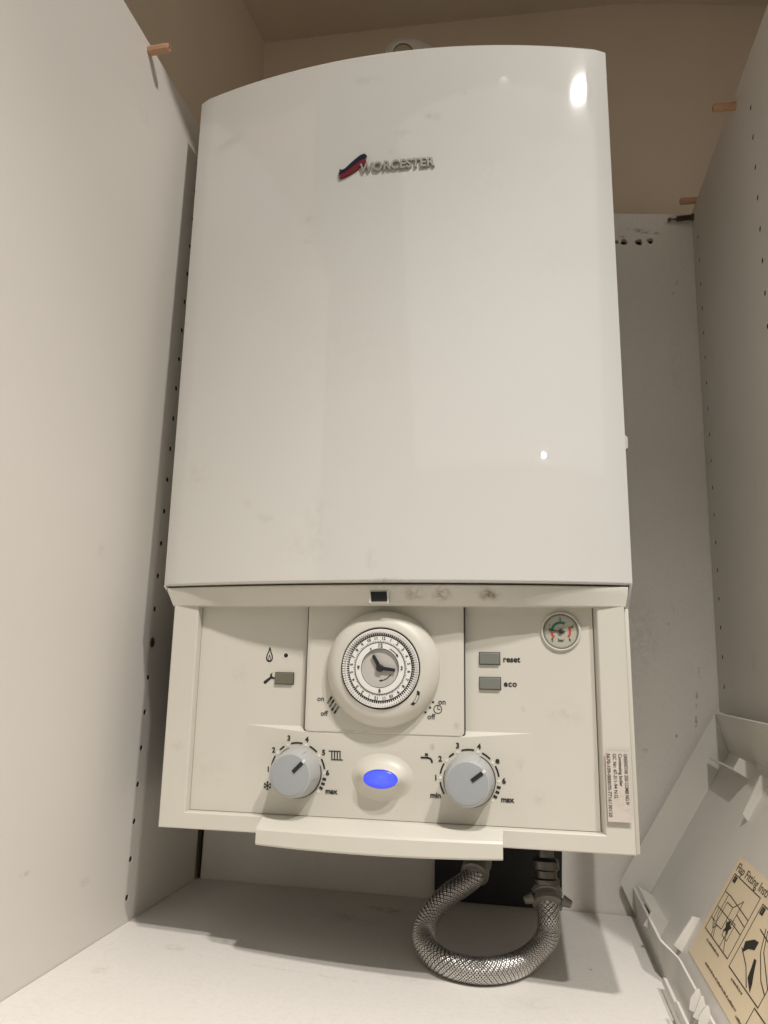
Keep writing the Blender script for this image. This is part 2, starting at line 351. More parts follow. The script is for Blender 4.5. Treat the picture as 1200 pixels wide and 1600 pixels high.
mb.loft([[(bx-h, .2909+r*cos(a), .5065-.05*h+r*sin(a)) for a in [2*pi*i/16 for i in range(16)]] for h, r in pts], True, True, True)
tag(mb.build('cam_bolt', M_dsteel, None, 40), 'dark threaded steel cam bolt sticking out under the lower right dowel', 'bolt')
sc = thing('ring_screw', 'small shiny screw head in a pin hole of the left cupboard side', 'screw', (XL, .0536, -.052))
mb = MB(); mb.lathe([(.0046, XL-.002), (.0046, XL+.0006), (.0034, XL+.0012), (.0030, XL+.0004), (.0015, XL+.0002)], (0, .0536, -.052), 20, 'X'); mb.build('screw_head', M_steel, sc)
mb = MB(); mb.box(XL+.0009, XL+.0015, .0506, .0566, -.0524, -.0516); mb.box(XL+.0009, XL+.0015, .0532, .0540, -.055, -.049); mb.build('screw_slot', M_dsteel, sc, 0)

# ------------------------------------------------------------------ the boiler
TILT = -.0186
B = thing('wall_boiler', 'white wall hung combi boiler with curved glossy cover and open control panel', 'boiler', (0, .1, -.2), (0, TILT, 0))
SAG = .03077; H = .49776
def yc(x): return -SAG*(1-(x/.2)**2)
def outline(ins):
    pts = []; r = .0022
    for i in range(41):
        x = -.2+ins + (.4-2*ins)*i/40
        e = min(x+.2-ins, .2-ins-x); dy = 0 if e > r else (r - sqrt(max(0, r*r-(r-e)**2)))
        pts.append((x, yc(x)+ins+dy))
    return pts + [(.2-ins, .20), (-.2+ins, .20)]
mb = MB(); zs = [(0.0, .0016), (.0006, .0006), (.0016, 0), (.0021, 0), (.0027, 0)] + [(H*k/8, 0) for k in range(1, 8)] + [(H-.0033, 0), (H-.0026, 0), (H-.002, 0), (H-.0006, .0006), (H, .0018)]
mb.loft([[(x, y, z) for x, y in outline(i)] for z, i in zs], True, True, True)
cov = mb.build('front_cover', M_cover, B, 40)
for s, xb in ((-1, .1908), (1, .1968)):
    mb = MB()
    mb.loft([[(s*.1996, .0012, .001), (s*.1996, .0012, 0.0), (s*xb, .0100, -.0178), (s*xb, .198, -.0178), (s*.1996, .198, .001)],
             [(s*.1976, .0030, .001), (s*.1976, .0030, 0.0), (s*(xb-.002), .0118, -.0178), (s*(xb-.002), .198, -.0178), (s*.1976, .198, .001)]], True, True, True)
    mb.build('side_skirt', M_cover, cov, 30)
# latch on the right flank of the cover
mb = MB(); mb.loft([[(.199, .085, .162), (.199, .115, .162), (.199, .115, .126), (.199, .085, .126)], [(.2145, .09, .150), (.2145, .112, .150), (.2145, .112, .140), (.2145, .09, .140)]], True, True, True)
mb.build('cover_latch', M_plast, B, 20)
mb = MB(); mb.prism([(.2, .128), (.2065, .132), (.2065, .112), (.2025, .106), (.2, .106)], .092, .110, lambda u, v, w: Vector((u, w, v)))
mb.build('latch_tongue', M_plast, B, 20)
# badge
bd = MB()
def sw(u): return (-.042 + .0235*u, .0)
path = []
def ybad(x): return yc(x)-.0006
red = [(-.0425, .3690), (-.0405, .3683), (-.0345, .3705), (-.0262, .3748), (-.0225, .3782), (-.0190, .3790), (-.0175, .3822), (-.0184, .3858), (-.0222, .3846), (-.0292, .3796), (-.0375, .3738), (-.0425, .3722)]
navy = [(-.0428, .3722), (-.0375, .3737), (-.0292, .3795), (-.0222, .3845), (-.0183, .3858), (-.0172, .3880), (-.0196, .3901), (-.0236, .3889), (-.0302, .3838), (-.0374, .3775), (-.0405, .3763), (-.0424, .3778)]
bm_ = MB(); bm_.prism(red, 0, -.0021, lambda u, v, w: Vector((u, yc(u)+w, v)))
badge = bm_.build('badge', M_badgered, B, 20)
bm_ = MB(); bm_.prism(navy, 0, -.0024, lambda u, v, w: Vector((u, yc(u)+w, v))); bm_.build('badge_edge', M_navy, badge, 20)
me = text_mesh('WORCESTER', .0118, bold=.00040, extrude=.0011, valign='BOTTOM_BASELINE', space=1.08)
xs = [v.co.x for v in me.vertices]; w_ = max(xs)-min(xs); x0_ = min(xs)
remap(me, lambda v: Vector((-.0235+(v.x-x0_)*.0683/w_, yc(-.0235+(v.x-x0_)*.0683/w_)-.0014-v.z, .3716 + v.y)))
finish(me, 'badge_lettering', M_chrome, badge, 30)

# chamfered strip under the cover
mb = MB(); secs = []
for i in range(33):
    u = -1+2*i/32; xt, xb = .1960*u + .0004, .1916*u + .0022
    yt = -.0235*(1-u*u)+.0010; ym = -.0205*(1-u*u)+.0012; yb = -.0125*(1-u*u)+.0008
    secs.append([(xt, yt, -.0016), (xt*.9995, yt-.0003, -.0026), (xb*.2+xt*.8, ym-.0003, -.0068), (xb, yb, -.0168), (xb, yb+.0012, -.0176), (xb, .012, -.0176), (xt, .012, -.0006)])
mb.loft(secs, True, True, True)
strip = mb.build('chamfer_strip', M_plast, B, 28)
mb = MB(); mb.box(-.0085, .0072, -.0205, -.0012, -.0160, -.0064); mb.build('hole_chip', M_chip, strip, 0)
mb = MB(); mb.prism([(-.0076, -.0072), (.0058, -.0070), (.0064, -.0150), (-.0066, -.0152)], -.0212, -.0012, XZ); mb.build('latch_hole', M_bsheet, strip, 0)

# chassis and control frame
mb = MB(); mb.box(-.186, .190, .0135, .198, -.1992, -.0008, .001); mb.build('chassis', mat('darkened_chassis', (.07, .067, .06), .6), B, 30)  # chassis coloured dark to deepen the shade under the boiler
def rect(x0, x1, z0, z1, y): return [(x0, y, z0), (x1, y, z0), (x1, y, z1), (x0, y, z1)]
mb = MB()
ox0, ox1, oz0, oz1 = -.1880, .1927, -.2004, -.0060
ix0, ix1, iz0, iz1 = -.1650, .1714, -.1872, -.0150
FY = .0005
mb.loft([rect(ox0, ox1, oz0, oz1, .0130), rect(ox0, ox1, oz0, oz1, FY+.0010), rect(ox0+.0003, ox1-.0003, oz0+.0003, oz1, FY+.0003), rect(ox0+.001, ox1-.001, oz0+.001, oz1, FY),
         rect(ix0-.0008, ix1+.0008, iz0-.0008, iz1, FY), rect(ix0, ix1, iz0, iz1, FY+.0008), rect(ix0+.0002, ix1-.0026, iz0+.0002, iz1, .0120)])
frame = mb.build('control_frame', M_plast, B, 10)
mb = MB(); mb.box(.1929, .1962, .004, .19, -.2002, -.0185, .0008); mb.build('casing_edge', M_plast, B, 30)
mb = MB(); mb.box(-.1668, .171, .0118, .0128, -.1890, -.012); mb.build('panel_gap', M_seam, B, 0)

# control panel with the ramp that rises to the clock plate
PY = .0090; AMP = .0062
def ampl(x): return max(0.0, min(1.0, (.119-abs(x))/(.119-.066)))
FALL = [(0, 1), (.010, .96), (.02, .82), (.032, .56), (.042, .30), (.050, .12), (.058, .03), (.064, 0), (.2, 0)]
def panel_y(x, z):
    b = -.1205-z
    if b < -.0042*ampl(x): return PY
    b = max(b, 0)
    for (a0, v0), (a1, v1) in zip(FALL, FALL[1:]):
        if a0 <= b <= a1: return PY - AMP*ampl(x)*(v0+(v1-v0)*(b-a0)/(a1-a0))
    return PY
def PM(u, v, w): return Vector((u, panel_y(u, v)+w, v))
xg = [-.1645, -.145, -.1195] + [-.119+.0053*i for i in range(11)] + [-.0645+.129*i/16 for i in range(17)] + [.066+.0053*i for i in range(11)] + [.1195, .145, .1686]
rows = [[(x, PY, z) for x in xg] for z in (-.0150, -.06, -.1150)] + [[(x, PY, -.1163) for x in xg]]
for b in [0, .003, .006] + [.010+.0027*i for i in range(21)]:
    rows.append([(x, panel_y(x, -.1205-b) if b else PY-AMP*ampl(x), -.1205-b if b else -.1163-.0042*ampl(x)) for x in xg])
rows.append([(x, PY, -.1866) for x in xg])
rows.append([(x, PY+.0020, -.1866) for x in xg])
mb = MB(); mb.loft(rows, False)
for e in (0, -1): mb.loft([[r[e] for r in rows[:-1]], [(r[e][0], PY+.0020, r[e][2]) for r in rows[:-1]]], False)
panel = mb.build('control_panel', M_plast, B, 24)
mb = MB(); mb.prism([(-.0665, -.0155), (.0668, -.0155), (.0668, -.1182), (.0645, -.1211), (-.0640, -.1211), (-.0665, -.1185)], .0088, .0040, XZ)
mb.build('plate_gap', M_seam, B, 0)
mb = MB()
def pl(i, y, iz=None):
    iz = i if iz is None else iz
    return [(x, y, z) for x, z in ((-.0658+i, -.0160), (.0660-i*1.3, -.0160), (.0660-i*1.3, -.1178+iz*.3), (.0640-i*1.2, -.1203+iz*.3), (-.0638+i, -.1203+iz*.3), (-.0658+i, -.1180+iz*.3))]
mb.loft([pl(0, .0092), pl(0, .0036), pl(.0005, .0028), pl(.0030, .0022)], True, False, True)
plate = mb.build('clock_plate', M_plast, B, 8)

# printed marks of the panel
TY = PY-.0002; TP = .0020
MK0, MK1 = .0001, -.00035
def pmark(mb_, name='panel_symbol', parent=None, m=None): return mb_.build(name, m or M_black, parent or panel, 0)
fl = MB(); cx, cz = -.1010, -.0588
drop = [(0, .0066), (.0010, .0030), (.0022, .0002), (.0026, -.0020), (.0021, -.0041), (.0008, -.0051), (-.0008, -.0051), (-.0021, -.0041), (-.0026, -.0020), (-.0022, .0002), (-.0010, .0030)]
fl.stroke([(cx+u, cz+v) for u, v in drop+[drop[0]]], .00095, PY, TY)
fl.stroke([(cx+u*.42, cz-.0022+v*.42) for u, v in drop+[drop[0]]], .0005, PY, TY); pmark(fl)
wr = MB(); c0 = Vector((-.1000, -.0783))
def wrp(l): return [(c0.x+u*.78-v*.62, c0.y+u*.62+v*.78) for u, v in l]
wr.prism(wrp([(-.0062, .0006), (-.0056, .0014), (.0012, .0010), (.0026, .0026), (.0052, .0026), (.0032, .0010), (.0032, -.0010), (.0052, -.0026), (.0026, -.0026), (.0012, -.0010), (-.0056, -.0014), (-.0062, -.0006)]), PY, TY, XZ); pmark(wr)
ra = MB(); rx, rz = -.0385, -.1383
ra.stroke([(rx-.0058, rz+.0034), (rx+.0038, rz+.0034)], .0008, MK0, MK1, PM)
ra.stroke([(rx-.0036, rz-.0033), (rx+.0056, rz-.0033)], .0008, MK0, MK1, PM)
for k in range(4): ra.stroke([(rx-.0034+k*.0023, rz+.0034), (rx-.0034+k*.0023, rz-.0033)], .0009, MK0, MK1, PM)
pmark(ra)
tp = MB(); ax_, az_ = .0359, -.1380
tp.prism([(ax_-.0012, az_+.0042), (ax_+.0012, az_+.0042), (ax_+.0012, az_+.0022), (ax_-.0012, az_+.0022)], MK0, MK1, PM)
tp.stroke([(ax_-.0042, az_+.0008), (ax_+.001, az_+.0008), (ax_+.0030, az_+.0002), (ax_+.0042, az_-.0012), (ax_+.0044, az_-.0026)], .0014, MK0, MK1, PM); pmark(tp)
text_on('reset', .0972, -.0593, TY, .0066, panel, bold=.00018); text_on('eco', .0975, -.0786, TY, .0066, panel, bold=.00020, space=1.12)
text_on('on', -.0555, -.0937, TP, .0057, plate, bold=.00006); text_on('off', -.0522, -.1054, TP, .0057, plate, bold=.00006)
text_on('on', .0453, -.0938, TP, .0060, plate, bold=.00008); text_on('off', .0365, -.1055, TP, .0060, plate, bold=.00006)
ck = MB(); kx, kz = .0450, -.0995
ck.stroke([(kx+.0032*cos(a), kz+.0032*sin(a)) for a in [2*pi*i/20 for i in range(21)]], .0006, .0026, TP); ck.stroke([(kx, kz+.0024), (kx, kz), (kx+.0018, kz)], .0006, .0026, TP)
for x, z in ((.0412, -.0940), (.0387, -.0983), (.0350, -.1021)): ck.prism(circle(x, z, .00095, 10), .0026, TP, XZ)
pmark(ck, 'plate_symbol', plate)
# little on/off slots to the left of the clock
for k, (x, z) in enumerate(((-.0448, -.0945), (-.0430, -.0972), (-.0410, -.1000), (-.0388, -.1022))):
    a = radians(58); dx, dz = cos(a)*.0029, sin(a)*.0029
    q = MB(); q.stroke([(x-dx, z-dz), (x+dx, z+dz)], .0018, .0026, TP); sl = q.build('on_off_slot', M_btn, plate, 0)
    e = (.35, 1.0) if k < 2 else (-1.0, -.35)
    q = MB(); q.stroke([(x+dx*e[0], z+dz*e[0]), (x+dx*e[1], z+dz*e[1])], .0016, .0022, TP-.0002); q.build('slot_peg', M_black, sl, 0)

# status lamps and buttons
mb = MB(); mb.lathe([(.0026, PY), (.0026, PY-.0003), (.0020, PY-.0003)], (-.0862, 0, -.0588), 20); mb.build('pilot_rim', M_white, B)
mb = MB(); mb.lathe([(.0019, PY), (.0019, PY-.0005), (.0012, PY-.0009)], (-.0862, 0, -.0586), 20); mb.build('pilot_lamp', M_bsheet, B)
def button(x0, x1, z0, z1, m, name):
    q = MB(); q.box(x0-.0005, x1+.0005, PY-.0003, PY+.001, z0-.0005, z1+.0005); s_ = q.build('button_recess', M_seam, B, 0)
    q = MB(); q.box(x0, x1, PY-.0024, PY+.001, z0, z1, .0007, 2); return q.build(name, m, B, 22)
button(-.0947, -.0787, -.0824, -.0732, M_olive, 'service_lamp')
button(.0784, .0946, -.0632, -.0540, M_btn, 'push_button'); button(.0784, .0950, -.0830, -.0738, M_btn, 'push_button')

# blue lit lens on its boss
mb = MB(); lx, lz = 0.0, -.1540
prof = [(.0262, .0002, .74), (.0240, -.0006, .70), (.0214, -.0020, .65), (.0190, -.0040, .60), (.0169, -.0064, .565), (.0154, -.0084, .545), (.0146, -.0092, .535), (.0142, -.0094, .53), (.0139, -.0090, .53)]
mb.loft([[PM(lx+r*cos(2*pi*i/56), lz+r*k*sin(2*pi*i/56), 0) + Vector((0, h, 0)) for i in range(56)] for r, h, k in prof])
boss = mb.build('lamp_boss', M_plast, B, 40)
mb = MB(); by_ = panel_y(lx, lz)
mb.lathe([(.0139, by_-.0082), (.0138, by_-.0092), (.0110, by_-.0101), (.0060, by_-.0107), (.0012, by_-.0108)], (lx, 0, lz), 40, sz=.53); mb.build('lit_lens', M_blue, boss, 60)

# rotary knobs and their scales
def knob(kx, kz, ang, marks, first, e5):
    KY = .0036
    q = MB(); q.lathe([(.0206, PY), (.0206, KY+.0012), (.0198, KY+.0010)], (kx, 0, kz), 56); q.build('knob_shadow_gap', M_seam, B, 30)
    q = MB(); q.lathe([(.0197, KY+.003), (.0199, KY-.0006), (.0194, KY-.0024), (.0176, KY-.0172), (.0168, KY-.0187), (.0156, KY-.0193), (.0152, KY-.0191)], (kx, 0, kz), 64)
    for k in range(5):      # fine moulding lines on the flank
        a = radians(62+k*0) + k*2*pi/5
        n_ = Vector((-sin(a), 0, cos(a)))*.00012; p0 = Vector((kx+.0196*cos(a), KY-.0036, kz+.0196*sin(a))); p1 = Vector((kx+.01785*cos(a), KY-.0160, kz+.01785*sin(a)))
        q.loft([[p0-n_, p0+n_, p0+n_*1+Vector((cos(a), 0, sin(a)))*.0003], [p1-n_, p1+n_, p1+n_+Vector((cos(a), 0, sin(a)))*.0003]], True, True, True)
    kb = q.build('rotary_knob', M_grey, B, 30)
    q = MB(); q.lathe([(.0154, KY-.0182), (.0153, KY-.0195), (.0120, KY-.0199), (.0010, KY-.0200)], (kx, 0, kz), 48); q.build('knob_face', M_greyface, kb, 40)
    q = MB(); c_, s_ = cos(ang), sin(ang)
    q.prism([(kx+c_*u-s_*v, kz+s_*u+c_*v) for u, v in ((.0040, -.0015), (.0142, -.0015), (.0142, .0015), (.0040, .0015))], KY-.0194, KY-.0206, XZ); q.build('pointer_mark', M_black, kb, 0)
    q = MB(); q.stroke([(kx+c_*.0146, kz+s_*.0146), (kx+c_*.0163, kz+s_*.0163)], .0022, KY-.0187, KY-.0196); q.build('pointer_tip', M_white, kb, 0)
    yy = PY-.0031; R = .0232
    def am(x, z): # local panel height under a mark
        return 0
    q = MB(); degs = [213, 180.5, 147, 114, 81, 47, 3]   # mark positions round the scale
    degs = [211, 178, 141, 113, 72, 37, 0]
    for a, b in zip(degs, degs[1:]):
        a_, b_ = radians(a-9 if a != 211 else a-2), radians(b+9)
        q.stroke([(kx+R*cos(t), kz+R*sin(t)) for t in [a_+(b_-a_)*i/6 for i in range(7)]], .00125, MK0, MK1, PM)
    for t in (-12, -21.5, -31): 
        t = radians(t); q.stroke([(kx+(R-.0009)*cos(t), kz+(R-.0009)*sin(t)), (kx+(R+.0009)*cos(t), kz+(R+.0009)*sin(t))], .0021, MK0, MK1, PM)
    q.build('scale_arc', M_black, panel, 0)
    q = MB()
    for t in degs[1:]+[-40]:
        t = radians(t); q.prism(circle(kx+(R-.0004)*cos(t), kz+(R-.0004)*sin(t), .0011, 10), MK0, MK1, PM)
    q.build('scale_dot', M_white, panel, 0)
    for (s_, x, z, sz_) in marks:
        me = text_mesh(s_, sz_, align='CENTER', bold=.00020); remap(me, lambda v: PM(x+v.x, z+v.y, -.00030-v.z)); finish(me, 'lettering', M_black, panel, 0)
KL, KR = (-.0710, -.1526), (.0698, -.1530)
yL = [('1', -.0968, -.1518, .0058), ('2', -.0925, -.1363, .0058), ('3', -.0792, -.1262, .0058), ('4', -.0632, -.1266, .0058), ('5', -.0488, -.1365, .0058), ('6', -.0455, -.1524, .0058), ('max', -.0425, -.1668, .0058)]
knob(*KL, radians(45), yL, 0, '5')
yR = [('1', .0432, -.1525, .0058), ('2', .0468, -.1378, .0058), ('3', .0608, -.1272, .0058), ('4', .0776, -.1274, .0058), ('e', .0918, -.1375, .0068), ('6', .0966, -.1530, .0058), ('max', .0990, -.1668, .0058), ('min', .0428, -.1660, .0058)]
knob(*KR, radians(37), yR, 0, 'e')
sn = MB(); sx_, sz_ = -.0972, -.1648
for k in range(3):
    a = radians(90+60*k); d = Vector((cos(a), sin(a)))*.0032
    sn.stroke([(sx_-d.x, sz_-d.y), (sx_+d.x, sz_+d.y)], .0007, MK0, MK1, PM)
    for sg in (1, -1):
        e_ = Vector((sx_, sz_))+d*sg*.62
        for w in (.7, -.7): sn.stroke([(e_.x, e_.y), (e_.x+cos(a+(0 if sg > 0 else pi)+w)*.0013, e_.y+sin(a+(0 if sg > 0 else pi)+w)*.0013)], .0005, MK0, MK1, PM)
pmark(sn)

# clock timer
tx, tz = 0.0, -.0678
mb = MB()
mb.lathe([(.0466, .0028), (.0470, .0008), (.0468, -.0012), (.0456, -.0042), (.0432, -.0076), (.0400, -.0104), (.0362, -.0120), (.0330, -.0124), (.0324, -.0120), (.0323, -.0085)], (tx, 0, tz), 96, cap1=False)
dome = mb.build('timer_housing', M_plast, B, 40)
mb = MB(); mb.lathe([(.03228, -.0118), (.0316, -.0098), (.0010, -.0098)], (tx, 0, tz), 72); mb.build('dial_gap', M_bsheet, dome, 40)
mb = MB(); mb.lathe([(.0313, -.0092), (.0312, -.0116), (.0279, -.0122), (.0278, -.0098)], (tx, 0, tz), 96, cap1=False); ring = mb.build('dial_ring', M_white, dome, 40)
mb = MB()
for k in range(96):
    a = 2*pi*k/96; w = .00058
    c_, s_ = cos(a), sin(a)
    def P(r, t, y): return (tx+r*c_-t*s_, y, tz+r*s_+t*c_)
    mb.loft([[P(.0284, -w*.8, y), P(.0308, -w, y), P(.0308, w, y), P(.0284, w*.8, y)] for y in (-.0100, -.0150)], True, False, True)
    mb.loft([[P(.0262, -.0003, y), P(.0285, -.0004, y), P(.0285, .0004, y), P(.0262, .0003, y)] for y in (-.0105, -.0117)], True, False, True)
tap_ = mb.build('tappet_ring', M_white, dome, 0); tap_['kind'] = 'stuff'
mb = MB(); mb.lathe([(.0285, -.0099), (.0285, -.0113), (.0250, -.0113)], (tx, 0, tz), 96, cap1=False); mb.build('black_band', M_black, dome, 0)
mb = MB(); mb.lathe([(.0255, -.0100), (.0254, -.0130), (.0206, -.0132), (.0205, -.0128)], (tx, 0, tz), 96, cap1=False); hr = mb.build('hour_ring', M_white, dome, 40)
mb = MB(); mb.lathe([(.0203, -.0105), (.0202, -.0134), (.0156, -.0136), (.0152, -.0130), (.0151, -.0115)], (tx, 0, tz), 96, cap1=False); mb.build('minute_ring', M_white, dome, 40)
mb = MB(); mb.lathe([(.0152, -.0110), (.0150, -.0118), (.0008, -.0118)], (tx, 0, tz), 64); df = mb.build('dial_face', M_dialgrey, dome, 40)
tk = MB()
for k in range(96):
    a = 2*pi*k/96; r0, r1 = (.0206, .0215) if k % 4 else (.0206, .0220)
    tk.stroke([(tx+r0*cos(a), tz+r0*sin(a)), (tx+r1*cos(a), tz+r1*sin(a))], .00028, -.0131, -.0134)
for r in (.0153, .0204): tk.stroke([(tx+r*cos(a), tz+r*sin(a)) for a in [2*pi*i/60 for i in range(61)]], .00026, -.0131, -.0138)
tk.build('minute_ticks', M_black, dome, 0)['kind'] = 'stuff'
off = radians(-6)
for k in range(24):
    a = radians(90) - 2*pi*k/24 + off; h = (12+k) % 24
    r = .0236; text_on(str(h if h <= 12 and h > 0 else (h-12 if h > 12 else 12)), tx+r*cos(a), tz+r*sin(a), -.0133, .0034, hr, rot=a-pi/2, align='CENTER', bold=.00006, name='hour_numeral')
for s_, a in (('12', 90), ('3', 0), ('6', -90), ('9', 180)):
    r = .0177; text_on(s_, tx+r*cos(radians(a)), tz+r*sin(radians(a)), -.0138, .0042, dome, align='CENTER', bold=.0001, name='quarter_numeral')
mb = MB()
for L_, a in ((.0116, radians(120)), (.0124, radians(-7))):
    d = Vector((cos(a), sin(a)))*L_; n_ = Vector((-sin(a), cos(a)))
    mb.prism([(tx-n_.x*.0016, tz-n_.y*.0016), (tx+d.x-n_.x*.0012, tz+d.y-n_.y*.0012), (tx+d.x+n_.x*.0012, tz+d.y+n_.y*.0012), (tx+n_.x*.0016, tz+n_.y*.0016)], -.0128, -.0142, XZ)
mb.lathe([(.0030, -.0120), (.0030, -.0146), (.0022, -.0150)], (tx, 0, tz), 24)
mb.build('clock_hands', M_black, dome, 20)
ar = MB(); ar.stroke([(tx+.0098*cos(t), tz+.0098*sin(t)) for t in [radians(-30-55*i/8) for i in range(9)]], .0006, -.0117, -.0121)
ar.prism([(tx-.0008, tz-.0098), (tx+.0014, tz-.0088), (tx+.0013, tz-.0108)], -.0117, -.0121, XZ)
ar.stroke([(tx+.0172*cos(t), tz+.0172*sin(t)) for t in [radians(62-26*i/6) for i in range(7)]], .0005, -.0135, -.0139)
ar.prism([(tx+.0172*cos(radians(30)), tz+.0172*sin(radians(30))), (tx+.0162*cos(radians(38)), tz+.0162*sin(radians(38))), (tx+.0182*cos(radians(38)), tz+.0182*sin(radians(38)))], -.0135, -.0139, XZ)
ar.prism([(tx+.0150*cos(radians(118)), tz+.0150*sin(radians(118))), (tx+.0176*cos(radians(115)), tz+.0176*sin(radians(115))), (tx+.0176*cos(radians(119)), tz+.0176*sin(radians(119)))], -.0128, -.0139, XZ)
ar.build('dial_arrow', M_black, dome, 0)
# slide switch in the lower right of the housing
def dome_y(x, z):
    r = sqrt((x-tx)**2+(z-tz)**2)
    P_ = [(.0330, -.0124), (.0362, -.0120), (.0400, -.0104), (.0432, -.0076), (.0456, -.0042)]
    for (a, ya), (b, yb) in zip(P_, P_[1:]):
        if a <= r <= b: return ya+(yb-ya)*(r-a)/(b-a)
    return -.0124
sp0, sp1 = (.0259, -.0960), (.0312, -.0852)
def slot(name, m, u0, u1, w, dy):
    q = MB(); rings = []; d = (Vector(sp1)-Vector(sp0)); n_ = Vector((-d.y, d.x)).normalized()
    for i in range(7):
        t = u0+(u1-u0)*i/6; c = Vector(sp0)+d*t; bow = n_*(-.0014*(1-(2*t-1)**2))
        a, b = c+bow-n_*w/2, c+bow+n_*w/2
        rings.append([(a.x, dome_y(*a)+.0006, a.y), (a.x, dome_y(*a)-dy, a.y), (b.x, dome_y(*b)-dy, b.y), (b.x, dome_y(*b)+.0006, b.y)])
    q.loft(rings, True, True, True); return q.build(name, m, dome, 0)
slot('slide_slot', M_black, 0, 1, .0024, .0003); slot('slide_switch', M_plast, .22, .74, .0016, .0008)

# pressure gauge
gx, gz = .1436, -.0364
mb = MB(); mb.lathe([(.0160, PY+.0004), (.0158, PY-.0014), (.0149, PY-.0022), (.0141, PY-.0020), (.0139, PY-.0004)], (gx, 0, gz), 56, cap1=False); gr = mb.build('pressure_gauge', M_plast, B, 40)
mb = MB(); mb.lathe([(.0140, PY-.0003), (.0137, PY-.0014), (.0129, PY-.0014), (.0127, PY-.0004)], (gx, 0, gz), 48, cap1=False); mb.build('gauge_bezel', M_btn, gr, 40)
mb = MB(); mb.lathe([(.0137, PY), (.0136, PY-.0005), (.0010, PY-.0005)], (gx, 0, gz), 40); mb.build('gauge_face', M_gauge, gr, 0)
GY0, GY = PY-.0005, PY-.0007
def arc(m, a, b, r, w, name='gauge_band'):
    q = MB(); t = [radians(a+(b-a)*i/12) for i in range(13)]
    q.loft([[(gx+(r+e*w/2)*cos(k), y, gz+(r+e*w/2)*sin(k)) for e, y in ((-1, GY0), (-1, GY), (1, GY), (1, GY0))] for k in t], True, True, True); q.build(name, m, gr, 0)
arc(M_green, 172, 62, .0070, .0020); arc(M_red, 28, -38, .0072, .0018); arc(M_red, 222, 184, .0072, .0018)
q = MB()
for a in (220, 168, 92, 20, -42): q.stroke([(gx+.0086*cos(radians(a)), gz+.0086*sin(radians(a))), (gx+.0096*cos(radians(a)), gz+.0096*sin(radians(a)))], .0007, GY0, GY)
q.stroke([(gx+.0030, gz-.0003), (gx-.0088, gz+.0010)], .0008, GY0, GY-.0008); q.lathe([(.0019, GY0), (.0019, GY-.0012), (.0008, GY-.0014)], (gx, 0, gz), 16); q.build('gauge_needle', M_black, gr, 0)
for s_, a in (('0', 228), ('1', 150), ('2', 92), ('3', 22), ('4', -46)): text_on(s_, gx+.0100*cos(radians(a)), gz+.0100*sin(radians(a)), GY, .0030, gr, M_black if a not in (228,) else M_black, align='CENTER', name='gauge_numeral')
text_on('bar', gx, gz-.0071, GY, .0036, gr, align='CENTER', bold=.00005, name='gauge_lettering')

# rating sticker
mb = MB(); mb.box(.1733, .1905, -.00225, -.0019, -.1770, -.1268); stk = mb.build('rating_sticker', M_sticker, B, 0)
for s_, x, L_ in (('GREENSTAR 25SI COMBI NG IV', .1877, .0365), ('Condensing boiler', .1838, .0235), ('GC Nr: 47-311-94 N.G.', .1797, .0325), ('5670-109-000070-7716130120', .1752, .0455)):
    me = text_mesh(s_, .0036, bold=.00008, extrude=.00004); xs = [v.co.x for v in me.vertices]; k_ = L_/(max(xs)-min(xs))
    remap(me, lambda v: Vector((x+v.y, -.0023-v.z*.5, -.1282-v.x*k_))); finish(me, 'sticker_lettering', M_black, stk, 0)

# hinge lip along the bottom
mb = MB(); secs = []
for i in range(25):
    u = -1+2*i/24; x = -.0008+.0965*u; bow = (1-u*u)
    secs.append([(x, .0008, -.1874), (x, -.0060-.0030*bow, -.1896), (x, -.0132-.005*bow, -.1930), (x, -.0146-.005*bow, -.1948), (x, -.0146-.005*bow, -.2047-.0013*bow), (x, -.0136-.005*bow, -.2060-.0015*bow), (x, -.0122-.005*bow, -.2047-.0013*bow), (x, -.0122-.005*bow, -.1960), (x, .0008, -.1935)])
mb.loft(secs, True, True, True)
lip = mb.build('hinge_lip', M_plast, B, 15)
for a, b in ((-.1195, -.0975), (.0960, .1146)):
    q = MB(); q.loft([[(x, .0008, -.1876), (x, -.0128, -.1912), (x, -.0134, -.1922), (x, -.0130, -.1930), (x, .0008, -.1930)] for x in (a, b)], True, True, True)

# ------------------------------------------------------------------ black sheet behind the pipes
mb = MB(); x0, x1 = .0206, .1535
mb.loft([[(x, yback(x)-t, z) for x, z in ((x0, zfloor(x0)+.0005), (x1, zfloor(x1)+.0005), (x1+.002, -.20), (x0-.001, -.20))] for t in (.0015, .0055)], True, True, True)
tag(mb.build('black_sheet', M_bsheet, None, 0), 'black plastic sheet standing against the back panel under the boiler', 'sheet')

